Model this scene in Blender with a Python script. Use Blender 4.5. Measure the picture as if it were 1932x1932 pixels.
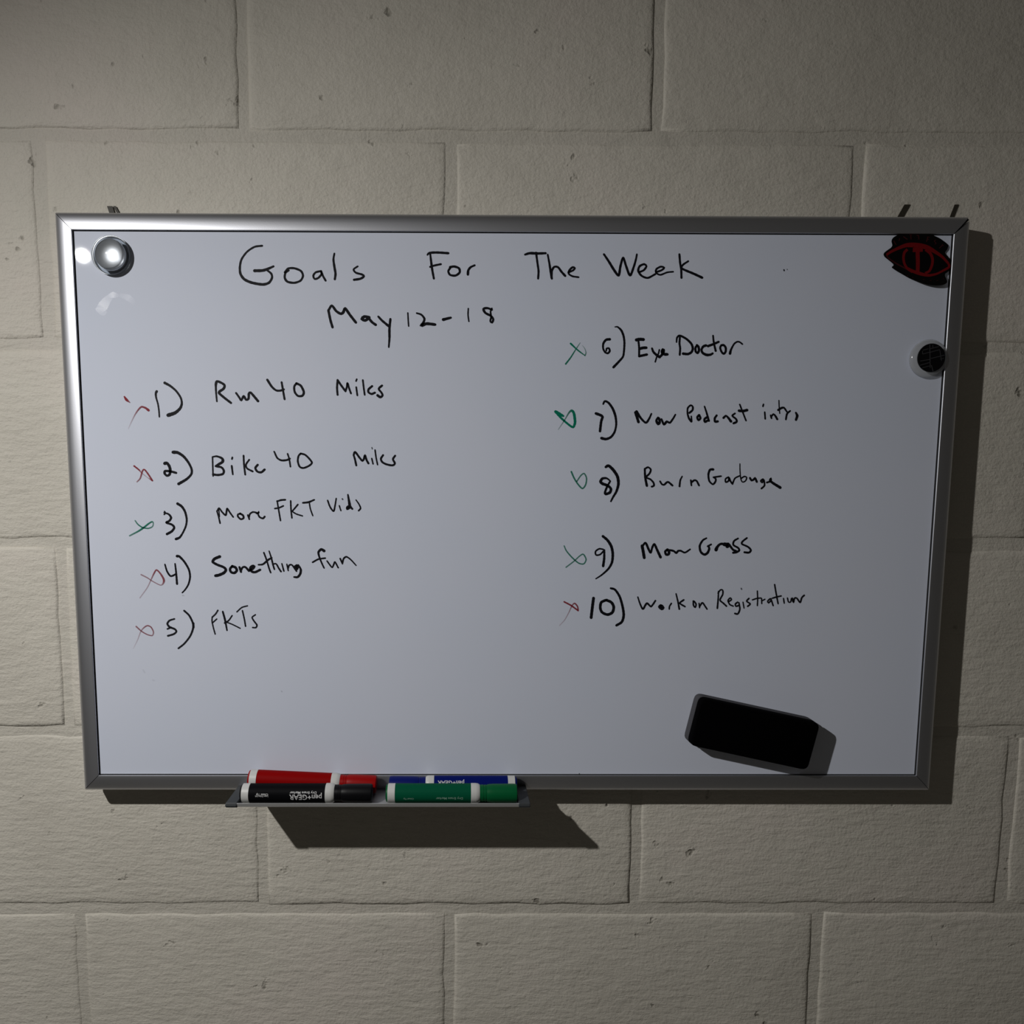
import bpy, bmesh, math, random
import numpy as np
from mathutils import Matrix, Vector, Euler
for o in list(bpy.data.objects): bpy.data.objects.remove(o)
S = bpy.context.scene
COL = S.collection
random.seed(7)

# ------------------------------------------------------------------ camera, world, light, exposure
ZC = 1.487                      # height of the whiteboard's centre above the floor
CAM = np.array([-0.05989, -0.76941, 0.017 + ZC])
ROT = (1.46608, -0.00272, -0.00586)
FOC, PX, PY = 1400.0, 966 - 102.0, 966 + 119.4       # focal length and principal point in pixels of 1932
cd = bpy.data.cameras.new('camera'); cam = bpy.data.objects.new('camera', cd); COL.objects.link(cam)
cam.location = CAM; cam.rotation_euler = Euler(ROT, 'XYZ')
cd.sensor_fit = 'HORIZONTAL'; cd.sensor_width = 36.0; cd.lens = FOC / 1932 * 36
cd.shift_x = (966 - PX) / 1932; cd.shift_y = (PY - 966) / 1932
cd.clip_start = .01
S.camera = cam

W = bpy.data.worlds.new('world'); S.world = W; W.use_nodes = True
bg = W.node_tree.nodes['Background']; bg.inputs[0].default_value = (1.0, .93, .82, 1); bg.inputs[1].default_value = .026

# a shaded lamp close to the wall at the upper left: its beam points down, softening towards the horizontal
ld = bpy.data.lights.new('lamp', 'SPOT'); lamp = bpy.data.objects.new('lamp', ld); COL.objects.link(lamp)
lamp.location = (-.816, -.801, .504 + ZC); ld.energy = 42.6; ld.spot_size = math.radians(178.8); ld.spot_blend = 1.0; lamp.rotation_euler = Vector((.454, .084, -.886)).to_track_quat('-Z', 'Y').to_euler(); ld.shadow_soft_size = .012; ld.color = (1.0, .985, .965)

S.view_settings.view_transform = 'Standard'; S.view_settings.look = 'None'
S.view_settings.exposure = 0.0; S.view_settings.gamma = 1.0; S.view_settings.use_curve_mapping = False

_R = np.array(Euler(ROT, 'XYZ').to_matrix())
def at(px, py, y):
    """the point of the plane at depth y that shows at pixel (px, py) of the photograph"""
    d = _R @ np.array([px - PX, PY - py, -FOC]); k = (y - CAM[1]) / d[1]
    return CAM + k * d

# ------------------------------------------------------------------ materials
def mat(name, color, rough=.5, metal=0., spec=.5, **kw):
    m = bpy.data.materials.new(name); m.use_nodes = True
    b = m.node_tree.nodes['Principled BSDF']
    b.inputs['Base Color'].default_value = (*color, 1); b.inputs['Roughness'].default_value = rough
    b.inputs['Metallic'].default_value = metal; b.inputs['Specular IOR Level'].default_value = spec
    for k, v in kw.items(): b.inputs[k].default_value = v
    return m
def N(m, t, **kw):
    n = m.node_tree.nodes.new(t)
    for k, v in kw.items(): setattr(n, k, v)
    return n
def L(m, a, b): m.node_tree.links.new(a, b)
def noise(m, scale, detail=4, rough=.5, vec=None, mscale=None):
    n = N(m, 'ShaderNodeTexNoise'); n.inputs['Scale'].default_value = scale
    n.inputs['Detail'].default_value = detail; n.inputs['Roughness'].default_value = rough
    g = N(m, 'ShaderNodeNewGeometry'); src = g.outputs['Position']
    if mscale:
        mp = N(m, 'ShaderNodeMapping'); mp.inputs['Scale'].default_value = mscale
        L(m, src, mp.inputs['Vector']); src = mp.outputs[0]
    L(m, src, n.inputs['Vector'])
    return n.outputs['Fac']
def math_(m, op, a, b):
    n = N(m, 'ShaderNodeMath', operation=op)
    for i, v in enumerate((a, b)):
        if isinstance(v, (int, float)): n.inputs[i].default_value = v
        else: L(m, v, n.inputs[i])
    return n.outputs[0]
def ramp(m, fac, stops):
    r = N(m, 'ShaderNodeValToRGB'); L(m, fac, r.inputs[0])
    e = r.color_ramp.elements
    while len(e) < len(stops): e.new(.5)
    for q, (p, c) in zip(e, stops): q.position = p; q.color = (*c, 1)
    return r.outputs[0]
def bump(m, h, dist, strength=1.):
    b = N(m, 'ShaderNodeBump'); b.inputs['Distance'].default_value = dist; b.inputs['Strength'].default_value = strength
    L(m, h, b.inputs['Height']); L(m, b.outputs[0], m.node_tree.nodes['Principled BSDF'].inputs['Normal'])

def wall_paint(name, k=1.):
    m = mat(name, (.5, .46, .39), .62, spec=.35)
    c = ramp(m, noise(m, 5, 5, .6), [(.3, (.60*k, .565*k, .49*k)), (.5, (.65*k, .615*k, .535*k)), (.72, (.68*k, .625*k, .555*k))])
    # small dark pits and chips where the paint skipped over the coarse block
    pit = ramp(m, noise(m, 46, 3, .55), [(.70, (0, 0, 0)), (.78, (1, 1, 1))])
    mx = N(m, 'ShaderNodeMixRGB'); L(m, pit, mx.inputs[0]); L(m, c, mx.inputs[1]); mx.inputs[2].default_value = (.36, .335, .28, 1)
    L(m, mx.outputs[0], m.node_tree.nodes['Principled BSDF'].inputs['Base Color'])
    fine = noise(m, 330, 3, .6)
    drag = noise(m, 120, 4, .6, mscale=(.33, 1, 1.25))
    lump = noise(m, 42, 3, .6)
    h = math_(m, 'ADD', math_(m, 'MULTIPLY', fine, .30), math_(m, 'ADD', math_(m, 'MULTIPLY', drag, .62), math_(m, 'MULTIPLY', lump, .5)))
    h = math_(m, 'SUBTRACT', h, math_(m, 'MULTIPLY', pit, .5))
    bump(m, h, .0024)
    return m
M_BLOCK = wall_paint('painted_block'); M_MORTAR = wall_paint('painted_mortar', .93)

M_BOARD = mat('glossy_white_board', (.70, .75, .865), .55, spec=.12)
_b = M_BOARD.node_tree.nodes['Principled BSDF']
_b.inputs['Coat Weight'].default_value = .45; _b.inputs['Coat Roughness'].default_value = .018
_f = ramp(M_BOARD, noise(M_BOARD, 4.5, 3, .5), [(.35, (.700, .748, .868)), (.65, (.720, .757, .868))])
L(M_BOARD, _f, _b.inputs['Base Color'])

M_ALU = mat('satin_aluminium', (.64, .65, .69), .43, metal=1.)
_n = noise(M_ALU, 900, 2, .5, mscale=(1, 1, 1)); bump(M_ALU, _n, .00004, .4)
M_ALU2 = mat('tray_aluminium', (.55, .55, .54), .42, metal=.7)
M_GAP = mat('joint_shade', (.02, .02, .02), .8)
M_CAPDARK = mat('dark_grey_plastic', (.034, .039, .043), .6)
M_STRIP = mat('dark_strip', (.035, .03, .02), .6)
M_BLACK = mat('black_plastic', (.004, .004, .005), .35, spec=.25)
M_FELT = mat('grey_felt', (.085, .085, .095), .95, spec=.1)
_n = noise(M_FELT, 1500, 3, .6); bump(M_FELT, _n, .0004)
M_ERASER = mat('black_foam', (.0016, .0015, .002), .95, spec=.03)
_n = noise(M_ERASER, 900, 3, .6); bump(M_ERASER, _n, .0002)
M_WHITEP = mat('white_plastic', (.62, .62, .60), .4)
M_TEXT = mat('white_print', (.60, .60, .60), .5)
M_TEXTG = mat('pale_green_print', (.22, .36, .28), .5)
M_FROST = mat('frosted_plastic', (.62, .64, .67), .12, spec=.5)
_nt = M_FROST.node_tree; _tr = N(M_FROST, 'ShaderNodeBsdfTransparent'); _mx = N(M_FROST, 'ShaderNodeMixShader'); _mx.inputs[0].default_value = .45
L(M_FROST, _tr.outputs[0], _mx.inputs[1]); L(M_FROST, _nt.nodes['Principled BSDF'].outputs[0], _mx.inputs[2]); L(M_FROST, _mx.outputs[0], _nt.nodes['Material Output'].inputs[0])
M_SILVER = mat('silver_core', (.66, .67, .70), .33, metal=.75, **{'Coat Weight': .6, 'Coat Roughness': .05})
M_BLACKDISC = mat('black_disc', (.003, .003, .004), .4, spec=.2)
M_GRIDLINE = mat('grey_grid_line', (.055, .055, .06), .6, spec=.2)
M_RED = mat('red_print', (.16, .003, .005), .55, spec=.2)
M_DARKRED = mat('dark_red_print', (.05, .006, .008), .6, spec=.2)
M_STICKER = mat('black_vinyl', (.0025, .002, .002), .5, spec=.15)
M_CLEAR = mat('clear_plastic', (.9, .92, .94), .04, spec=.5)
_nt = M_CLEAR.node_tree; _tr = N(M_CLEAR, 'ShaderNodeBsdfTransparent'); _tr.inputs[0].default_value = (.90, .92, .93, 1)
_gl = N(M_CLEAR, 'ShaderNodeBsdfGlossy'); _gl.inputs['Roughness'].default_value = .05
_fr = N(M_CLEAR, 'ShaderNodeFresnel'); _fr.inputs[0].default_value = 1.5; _mx = N(M_CLEAR, 'ShaderNodeMixShader')
L(M_CLEAR, _fr.outputs[0], _mx.inputs[0]); L(M_CLEAR, _tr.outputs[0], _mx.inputs[1]); L(M_CLEAR, _gl.outputs[0], _mx.inputs[2])
L(M_CLEAR, _mx.outputs[0], _nt.nodes['Material Output'].inputs[0])

def ink(name, color):
    m = mat(name, color, .5, spec=.12); nt = m.node_tree
    a = N(m, 'ShaderNodeAttribute', attribute_name='ink_load')
    tr = N(m, 'ShaderNodeBsdfTransparent'); mx = N(m, 'ShaderNodeMixShader')
    L(m, a.outputs['Fac'], mx.inputs[0]); L(m, tr.outputs[0], mx.inputs[1])
    L(m, nt.nodes['Principled BSDF'].outputs[0], mx.inputs[2]); L(m, mx.outputs[0], nt.nodes['Material Output'].inputs[0])
    return m
INK = {'k': ink('black_ink', (.006, .006, .009)), 'r': ink('red_ink', (.26, .012, .022)), 'g': ink('green_ink', (.002, .19, .115)),
       'w': ink('wiped_haze', (.93, .95, 1.0))}
_b = INK['w'].node_tree.nodes['Principled BSDF']; _b.inputs['Roughness'].default_value = .33; _b.inputs['Specular IOR Level'].default_value = .6

# ------------------------------------------------------------------ builders
def obj(name, verts, faces, m, parent=None, smooth=False):
    me = bpy.data.meshes.new(name); me.from_pydata([tuple(map(float, v)) for v in verts], [], faces); me.validate()
    bm = bmesh.new(); bm.from_mesh(me); bmesh.ops.recalc_face_normals(bm, faces=bm.faces); bm.to_mesh(me); bm.free()
    me.materials.append(m)
    if smooth:
        for p in me.polygons: p.use_smooth = True
    o = bpy.data.objects.new(name, me); COL.objects.link(o)
    if parent: o.parent = parent; o.matrix_parent_inverse = Matrix.Translation(-Vector(parent.location)) if False else Matrix()
    return o
def thing(name, label, cat, loc=(0, 0, 0), group=None, kind=None):
    o = bpy.data.objects.new(name, None); COL.objects.link(o); o.location = loc; o.empty_display_size = .02
    if label: o['label'] = label
    if cat: o['category'] = cat
    if group: o['group'] = group
    if kind: o['kind'] = kind
    return o
def shade_auto(o, ang=35):
    me = o.data
    for p in me.polygons: p.use_smooth = True
    bm = bmesh.new(); bm.from_mesh(me)
    for e in bm.edges:
        if len(e.link_faces) == 2 and e.calc_face_angle(0) > math.radians(ang): e.smooth = False
    bm.to_mesh(me); bm.free()

def rounded(pts, r, n=5):
    """round the corners of a closed 2-D polygon"""
    out = []; k = len(pts)
    for i in range(k):
        p0, p1, p2 = (np.array(pts[j % k], float) for j in (i - 1, i, i + 1))
        a, b = p0 - p1, p2 - p1; ra = min(r, .45*np.linalg.norm(a), .45*np.linalg.norm(b))
        a = p1 + a/np.linalg.norm(a)*ra; b = p1 + b/np.linalg.norm(b)*ra
        for t in np.linspace(0, 1, n): out.append((1-t)**2*a + 2*t*(1-t)*p1 + t*t*b)
    return out
def loft(rings, close_start=True, close_end=True):
    n = len(rings[0]); v = [p for r in rings for p in r]; f = []
    for i in range(len(rings) - 1):
        for j in range(n):
            a, b = i*n + j, i*n + (j+1) % n; f.append((a, b, b + n, a + n))
    if close_start: f.append(tuple(range(n)))
    if close_end: f.append(tuple(range((len(rings)-1)*n, len(rings)*n)))
    return v, f
def lathe_x(prof, n=40):
    """profile of (x, radius) turned about the x axis"""
    rings = [[(x, r*math.cos(2*math.pi*k/n), r*math.sin(2*math.pi*k/n)) for k in range(n)] for x, r in prof]
    return loft(rings)
def lathe_y(prof, n=48):
    """profile of (height above board, radius) turned about the y axis, height towards -y"""
    rings = [[(r*math.cos(2*math.pi*k/n), -h, r*math.sin(2*math.pi*k/n)) for k in range(n)] for h, r in prof]
    return loft(rings)
def box(x0, x1, y0, y1, z0, z1):
    v = [(x, y, z) for x in (x0, x1) for y in (y0, y1) for z in (z0, z1)]
    return v, [(0, 1, 3, 2), (4, 6, 7, 5), (0, 4, 5, 1), (2, 3, 7, 6), (0, 2, 6, 4), (1, 5, 7, 3)]

# ------------------------------------------------------------------ the wall of painted concrete blocks
YW = .032                       # face of the blocks
BH, BW, JT = .2085, .4210, .011
wall = obj('wall_back', *box(-2.36, 2.36, YW + .0016, YW + .19, 0, 12*BH), M_MORTAR)
wall['kind'] = 'structure'
def block_mesh(w, seed):
    rnd = random.Random(seed); h = BH - JT; n, m = 16, 8
    per = [(w*i/n, 0) for i in range(n)] + [(w, h*i/m) for i in range(m)] + [(w - w*i/n, h) for i in range(n)] + [(0, h - h*i/m) for i in range(m)]
    ctr = np.array([w/2, h/2]); rings = []
    jit = [np.array([rnd.uniform(-1, 1), rnd.uniform(-1, 1)])*.0012 for _ in per]
    for ins, y in ((-.0018, .006), (.0008, .0011), (.0036, .0004), (.0090, 0.)):
        ring = []
        for p, q in zip(per, jit):
            p = np.array(p); s = np.array([min(max(p[0], ins), w - ins), min(max(p[1], ins), h - ins)]) if ins > 0 else p + (p - ctr)*np.array([2*-ins/w, 2*-ins/h])
            ring.append((s[0] + q[0], y, s[1] + q[1]))
        rings.append(ring)
    v, f = loft(rings, close_start=False)
    o = obj('concrete_block', v, f, M_BLOCK, smooth=True)
    return o
variants = [block_mesh(BW - JT, s) for s in (1, 2, 3, 4)]
for o in variants: COL.objects.unlink(o)
ncol = 0
for row in range(12):
    z0 = row*BH
    # joint lines measured in the photograph; the courses alternate by half a block
    x_ref = -.2788 if row % 2 == 1 else -.2788 - BW/2
    k0 = -6
    for k in range(k0, 7):
        x0 = x_ref + k*BW + JT*.95
        if x0 < -2.36 or x0 + BW - JT > 2.36: continue
        src = variants[(row*3 + k*5) % 4]
        o = src.copy(); COL.objects.link(o); o.parent = wall
        o.name = 'concrete_block'
        o.location = (x0 + random.uniform(-.0008, .0008), YW + random.uniform(-.0006, .0006), z0 + random.uniform(-.0006, .0006))
        o.rotation_euler = (0, random.uniform(-.0015, .0015), 0)
for o in variants: bpy.data.objects.remove(o)
floor = obj('floor', *box(-2.36, 2.36, -2.4, YW + .19, -.06, 0), mat('floor_concrete', (.20, .19, .17), .8)); floor['kind'] = 'structure'

# ------------------------------------------------------------------ whiteboard
WB, HB, FW = .9144, .59623, .01847
board = thing('whiteboard', 'large aluminium-framed whiteboard with handwritten weekly goals on the block wall', 'whiteboard', (0, .0185, ZC))
bl = Vector(board.location)
def place(o, parent, world=True):
    """child built in world coordinates: make its data relative to its parent"""
    if o.type == 'MESH': o.data.transform(Matrix.Translation(-Vector(parent.matrix_world.translation if False else parent.location)))
    o.parent = parent
    return o
YS = .0020                      # the writing surface
hw, hh = WB/2, HB/2
iw, ih = hw - FW, hh - FW
sv, sf = box(-iw - .0015, iw + .0015, YS, .0135, ZC - ih - .0015, ZC + ih + .0015)
o = obj('writing_surface', sv, sf, M_BOARD)
place(o, board)
# frame rails: one curved extrusion profile (inset from the outer edge, depth), mitred at the corners
prof = [(0, .0188), (0, .0082), (.0002, .0058), (.0010, .0037), (.0024, .0021), (.0045, .0009), (.0075, -.0001), (.0108, -.0007),
        (.0142, -.0010), (.0168, -.0011), (.0181, -.0009), (.01847, -.0004), (.01850, .0004), (.0176, .0014), (.0150, .0026), (.0150, .0188)]
def rail(side, gap=.0004, cut=0.):
    v = []; n = len(prof)
    for end in (-1, 1):
        for u, y in prof:
            if side in 'tb':
                x = end*(hw - u - gap) - (cut*(1 - u/FW) if end > 0 else 0); z = (hh - u)*(1 if side == 't' else -1)
            else:
                z = end*(hh - u - gap) - (cut*(1 - u/FW) if end > 0 else 0); x = (hw - u)*(1 if side == 'r' else -1)
            v.append((x, y, z + ZC))
    f = [(j, (j+1) % n, n + (j+1) % n, n + j) for j in range(n)] + [tuple(range(n)), tuple(range(n, 2*n))]
    o = obj('frame_rail', v, f, M_ALU); shade_auto(o, 30); place(o, board); return o
rail('t', cut=.0012); rail('b'); rail('l'); rail('r', cut=.0035)
# dark strips stand in for shade in mitre gaps and round the writing surface
for s in (-1, 1):
    for q in (-1, 1):
        g = .0012
        v = [(s*(hw - .002), .006, q*(hh - .002)), (s*(iw + .001), .006, q*(ih + .001))]
        dx, dz = -s*q*g, g
        vs = []
        for (x, y, z) in v:
            for y2 in (.0045, .012):
                vs += [(x - g, y2, z + q*s*g + ZC), (x + g, y2, z - q*s*g + ZC)]
        f = [(0, 1, 3, 2), (4, 6, 7, 5), (0, 4, 5, 1), (2, 3, 7, 6), (0, 2, 6, 4), (1, 5, 7, 3)]
        o = obj('corner_joint_shade', vs, f, M_GAP); place(o, board)
for side in 'tblr':
    if side in 'tb':
        z = ih*(1 if side == 't' else -1); b = box(-iw, iw, YS - .00035, YS + .001, ZC + z - .0007, ZC + z + .0007)
    else:
        x = iw*(1 if side == 'r' else -1); b = box(x - .0007, x + .0007, YS - .00035, YS + .001, ZC - ih, ZC + ih)
    o = obj('edge_joint_shade', *b, M_GAP); place(o, board)
# short dark strips flat on the wall, running down behind the top rail
for (p0, p1, w) in (((1712, 386), (1696, 414), 11), ((1805, 386), (1794, 414), 7.5), ((207, 389), (212, 404), 10), ((216, 389), (225, 406), 5)):
    vs = []
    for (x, y) in (p0, p1):
        for s in (-1, 1):
            for yy in (.0306, .0318):
                q = at(x + s*w/2, y, .0310); vs.append((q[0], yy, q[2]))
    f = [(0, 1, 3, 2), (4, 6, 7, 5), (0, 4, 5, 1), (2, 3, 7, 6), (0, 2, 6, 4), (1, 5, 7, 3)]
    o = obj('wall_strip', vs, f, M_STRIP); place(o, board)

# ------------------------------------------------------------------ handwriting: strokes traced on the board and laid as thin ink ribbons
def spline(pts, step):
    p = [np.array(q, float) for q in pts]
    if len(p) == 1: p.append(p[0] + np.array([.01, 0]))
    if len(p) == 2: p = [p[0], (p[0] + p[1])/2, p[1]]
    ext = [2*p[0] - p[1]] + p + [2*p[-1] - p[-2]]
    out = []
    for i in range(1, len(ext) - 2):
        a, b, c, d = ext[i-1:i+3]; n = max(2, int(np.linalg.norm(c - b)/step))
        for k in range(n):
            t = k/n
            # centripetal-like: damped tangents keep sharp turns sharp
            m1, m2 = (c - a)*.42, (d - b)*.42
            h = (2*t**3 - 3*t**2 + 1)*b + (t**3 - 2*t**2 + t)*m1 + (-2*t**3 + 3*t**2)*c + (t**3 - t**2)*m2
            out.append((i - 1 + t, h))
    out.append((len(p) - 1, p[-1]))
    return out, len(p) - 1
_lift = [0]
INKW = 1.28
def stroke_geo(pts, w, dens, tf, verts, faces, dn):
    """tf maps a traced point to photo pixels; w: width or list of widths, in traced units"""
    sp, last = spline(pts, 9.)
    ws = w if isinstance(w, (list, tuple)) else (w, w)
    ds = dens if isinstance(dens, (list, tuple)) else (dens, dens)
    def lerp(a, t):
        t = min(max(t, 0), 1)*(len(a) - 1); i = min(int(t), len(a) - 2); return a[i] + (a[i+1] - a[i])*(t - i)
    P = [h for _, h in sp]; T = [t/last for t, _ in sp]
    _lift[0] += 1; y = YS - .00012 - (_lift[0] % 60)*4e-6
    left, right = [], []
    k = len(P)
    def add(q, d):
        c = at(*tf(q), y); verts.append((c[0], c[1], c[2])); dn.append(d); return len(verts) - 1
    for i in range(k):
        t = P[min(i+1, k-1)] - P[max(i-1, 0)]; t = t/(np.linalg.norm(t) + 1e-9); nrm = np.array([-t[1], t[0]])
        r = lerp(ws, T[i])/2*INKW*(1 + .05*math.sin(i*1.7 + P[0][0])); d = lerp(ds, T[i])
        left.append(add(P[i] + nrm*r, d)); right.append(add(P[i] - nrm*r, d))
    for i in range(k - 1): faces.append((left[i], right[i], right[i+1], left[i+1]))
    for i, sgn in ((0, -1), (k-1, 1)):           # round ends
        t = P[min(i+1, k-1)] - P[max(i-1, 0)]; t = t/(np.linalg.norm(t) + 1e-9)*sgn; nrm = np.array([-t[1], t[0]])*sgn
        r = lerp(ws, T[i])/2*INKW; d = lerp(ds, T[i]); arc = [left[i]]
        for a in (45, 90, 135):
            a = math.radians(a); arc.append(add(P[i] + nrm*r*math.cos(a) + t*r*math.sin(a), d))
        arc.append(right[i]); faces.append(tuple(arc))
def write(name, label, crop, strokes, col='k'):
    """words that stand apart become parts of their own; label lists them, joined by |"""
    sc = crop[2]; strokes = list(strokes)
    if name in ('handwriting', 'ink_speck', 'smear'):
        spans = sorted(((min(p[0] for p in st[1])/sc, max(p[0] for p in st[1])/sc, i) for i, st in enumerate(strokes)))
        groups, end = [], -1e9
        for a, b, i in spans:
            if a - end > ((36 if sc < 4 else 22) if name == 'handwriting' else 30 if name == 'smear' else 4): groups.append([])
            groups[-1].append(i); end = max(end, b)
        labs = label.split('|')
        if len(labs) != len(groups): print('LABELS', label, len(groups))
        for k, g in enumerate(groups):
            lab = labs[k] if len(labs) == len(groups) else labs[0] if len(groups) == 1 else None
            write_one(name, lab, crop, [strokes[i] for i in sorted(g)], col)
    else: write_one(name, label, crop, strokes, col)
def write_one(name, label, crop, strokes, col='k'):
    ox, oy, sc = crop; v, f, dn = [], [], []
    tf = lambda q: (ox + q[0]/sc, oy + q[1]/sc)
    for st in strokes:
        w = st[0]; pts = st[1]; d = st[2] if len(st) > 2 else 1.
        stroke_geo(pts, w, d, tf, v, f, dn)
    me = bpy.data.meshes.new(name); me.from_pydata(v, [], f)
    bmm = bmesh.new(); bmm.from_mesh(me)
    for fc in bmm.faces:
        fc.normal_update()
        if fc.normal.y > 0: fc.normal_flip()
    bmm.to_mesh(me); bmm.free()
    at_ = me.attributes.new('ink_load', 'FLOAT', 'POINT')
    for i, d in enumerate(dn): at_.data[i].value = d
    me.materials.append(INK[col]); o = bpy.data.objects.new(name, me); COL.objects.link(o)
    if label: o['label'] = label
    return place(o, board)
A2 = (400, 400, 3.864); A3 = (900, 400, 3.864); E5 = (200, 680, 6.44); E6 = (200, 930, 6.44); E7 = (1030, 600, 6.44); E8 = (1030, 860, 5.683)
F1 = (380, 690, 4.83); F2 = (380, 920, 6.0375); F3 = (1180, 620, 8.05); F4 = (1180, 750, 5.52); F5 = (1180, 1000, 5.367)
HL = 'handwriting'
write(HL, 'black handwritten word Goals|black handwritten word For', A2, [
    ([12, 11, 13, 16, 16, 13, 12], [(365, 246), (310, 254), (255, 290), (215, 345), (203, 400), (207, 450), (235, 490), (290, 515), (370, 528), (415, 515), (437, 480), (432, 450), (403, 425)]),
    ([18, 16, 12], [(310, 428), (370, 426), (412, 412), (448, 396)]),
    ([10, 14, 12, 13, 12], [(560, 425), (535, 445), (530, 480), (550, 508), (600, 516), (645, 500), (663, 465), (648, 430), (600, 410), (555, 412), (530, 440)]),
    (12, [(795, 430), (755, 440), (738, 465), (748, 488), (775, 480), (798, 452), (795, 430), (808, 465), (828, 500)]),
    ([10, 14, 13], [(892, 302), (885, 345), (892, 400), (900, 450), (895, 490)]),
    ([10, 12, 13, 14], [(1062, 396), (1032, 418), (1048, 442), (1092, 455), (1108, 468), (1082, 486), (1035, 494)]),
    ([10, 13, 13, 12], [(1590, 300), (1597, 360), (1605, 420), (1617, 485)]), ([10, 14, 14], [(1570, 312), (1585, 298), (1640, 295), (1722, 300)]),
    (12, [(1590, 400), (1620, 390), (1668, 380)]),
    ([12, 14], [(1735, 410), (1722, 430), (1735, 458), (1775, 463), (1805, 440), (1800, 410), (1765, 397), (1735, 402)]),
    ([15, 11], [(1865, 455), (1868, 425), (1885, 402), (1915, 388)])])
write(HL, 'black handwritten word The|black handwritten word Week', A3, [
    ([12, 16, 13], [(350, 310), (385, 300), (440, 302), (500, 300)]), (12, [(430, 296), (440, 370), (448, 430), (445, 485)]),
    ([10, 13, 13], [(515, 310), (528, 380), (537, 440), (545, 485)]), ([13, 12, 14], [(543, 480), (545, 430), (562, 400), (590, 402), (615, 435), (642, 465)]),
    ([11, 12, 10], [(665, 440), (700, 425), (713, 408), (697, 402), (672, 425), (668, 450), (695, 468), (740, 475)]),
    ([12, 15, 14, 12, 14, 12, 10], [(925, 308), (960, 360), (1000, 425), (1032, 462), (1045, 395), (1065, 332), (1085, 390), (1115, 462), (1142, 400), (1158, 345), (1165, 308)]),
    ([11, 12, 13, 11], [(1182, 438), (1215, 424), (1235, 395), (1218, 380), (1185, 395), (1175, 430), (1200, 465), (1245, 480), (1300, 452)]),
    ([11, 11, 9], [(1305, 438), (1345, 424), (1365, 405), (1340, 398), (1308, 415), (1303, 440), (1335, 458), (1385, 440), (1430, 435)]),
    (12, [(1475, 308), (1480, 370), (1488, 420), (1490, 480)]), ([10, 12, 14, 15], [(1540, 358), (1500, 385), (1490, 408), (1520, 425), (1580, 450), (1640, 478)])])
write(HL, 'black handwritten date May 12-18', A2, [
    (14, [(848, 716), (862, 785), (878, 840)]), ([13, 16, 15], [(850, 714), (873, 682), (905, 722), (940, 742), (958, 728), (970, 702), (1005, 750), (1048, 805)]),
    ([17, 16], [(1145, 768), (1110, 762), (1090, 780), (1115, 790), (1142, 775)]), (15, [(1140, 770), (1165, 802), (1193, 822)]),
    ([12, 15], [(1212, 762), (1240, 792), (1288, 832)]), ([13, 14, 9], [(1300, 780), (1293, 850), (1293, 920), (1288, 985)]),
    (8, [(1427, 735), (1430, 790), (1433, 832)]), ([10, 12, 14, 18, 16], [(1492, 737), (1525, 748), (1548, 778), (1538, 810), (1522, 830), (1562, 814), (1625, 820)]),
    ([17, 13], [(1685, 784), (1740, 770)]), (8, [(1868, 703), (1866, 750), (1872, 797)])])
write(HL, 'black handwritten digit 8 ending the date', A3, [([12, 14, 13, 10, 9], [(108, 712), (75, 700), (46, 706), (60, 735), (100, 757), (118, 783), (108, 806), (96, 795), (102, 765), (98, 725), (108, 702)])])
write(HL, 'black handwritten 1) Run', E5, [
    ([24, 15, 14], [(615, 375), (604, 400), (608, 450), (630, 530), (642, 610), (647, 685)]),
    ([26, 20, 18, 26, 36], [(712, 272), (780, 310), (850, 370), (905, 450), (920, 520), (900, 580), (840, 635), (755, 665)])])
write(HL, 'black handwritten words Run 40|black handwritten word Miles after Run 40', F1, [
    ([16, 13, 11], [(130, 160), (132, 230), (140, 325)]), ([18, 17, 18, 17], [(130, 175), (140, 142), (180, 155), (210, 178), (200, 210), (158, 243), (200, 285), (268, 338)]),
    ([14, 16, 18], [(315, 248), (345, 290), (362, 315), (385, 275), (405, 310), (428, 300), (432, 252), (448, 245), (480, 280), (515, 322)]),
    ([17, 15, 15], [(600, 128), (640, 190), (680, 224), (720, 226), (750, 215)]), (14, [(730, 150), (742, 220), (757, 305)]),
    ([14, 17], [(865, 160), (845, 190), (850, 240), (880, 275), (920, 272), (932, 238), (905, 182), (865, 160)]),
    (14, [(1240, 265), (1235, 200), (1240, 130)]), (15, [(1240, 130), (1270, 175), (1312, 232)]), (13, [(1312, 232), (1325, 190), (1330, 155), (1345, 205), (1362, 252)]),
    (12, [(1410, 195), (1420, 270)]), (11, [(1415, 122), (1408, 140)]), (12, [(1470, 130), (1478, 200), (1487, 265)]),
    (15, [(1555, 185), (1522, 215), (1522, 242), (1550, 257), (1580, 245)]), ([15, 14, 20], [(1645, 180), (1615, 210), (1640, 245), (1650, 270), (1630, 286), (1605, 270)])])
write(HL, 'black handwritten number 2)', E5, [
    ([30, 22, 22], [(712, 1252), (735, 1245), (765, 1280), (780, 1335), (770, 1385), (740, 1400), (712, 1375), (714, 1345), (770, 1345), (850, 1365)]),
    ([32, 26, 20, 20, 26], [(815, 1115), (870, 1120), (940, 1165), (1000, 1240), (1038, 1320), (1035, 1380), (980, 1440), (880, 1500)])])
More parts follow.
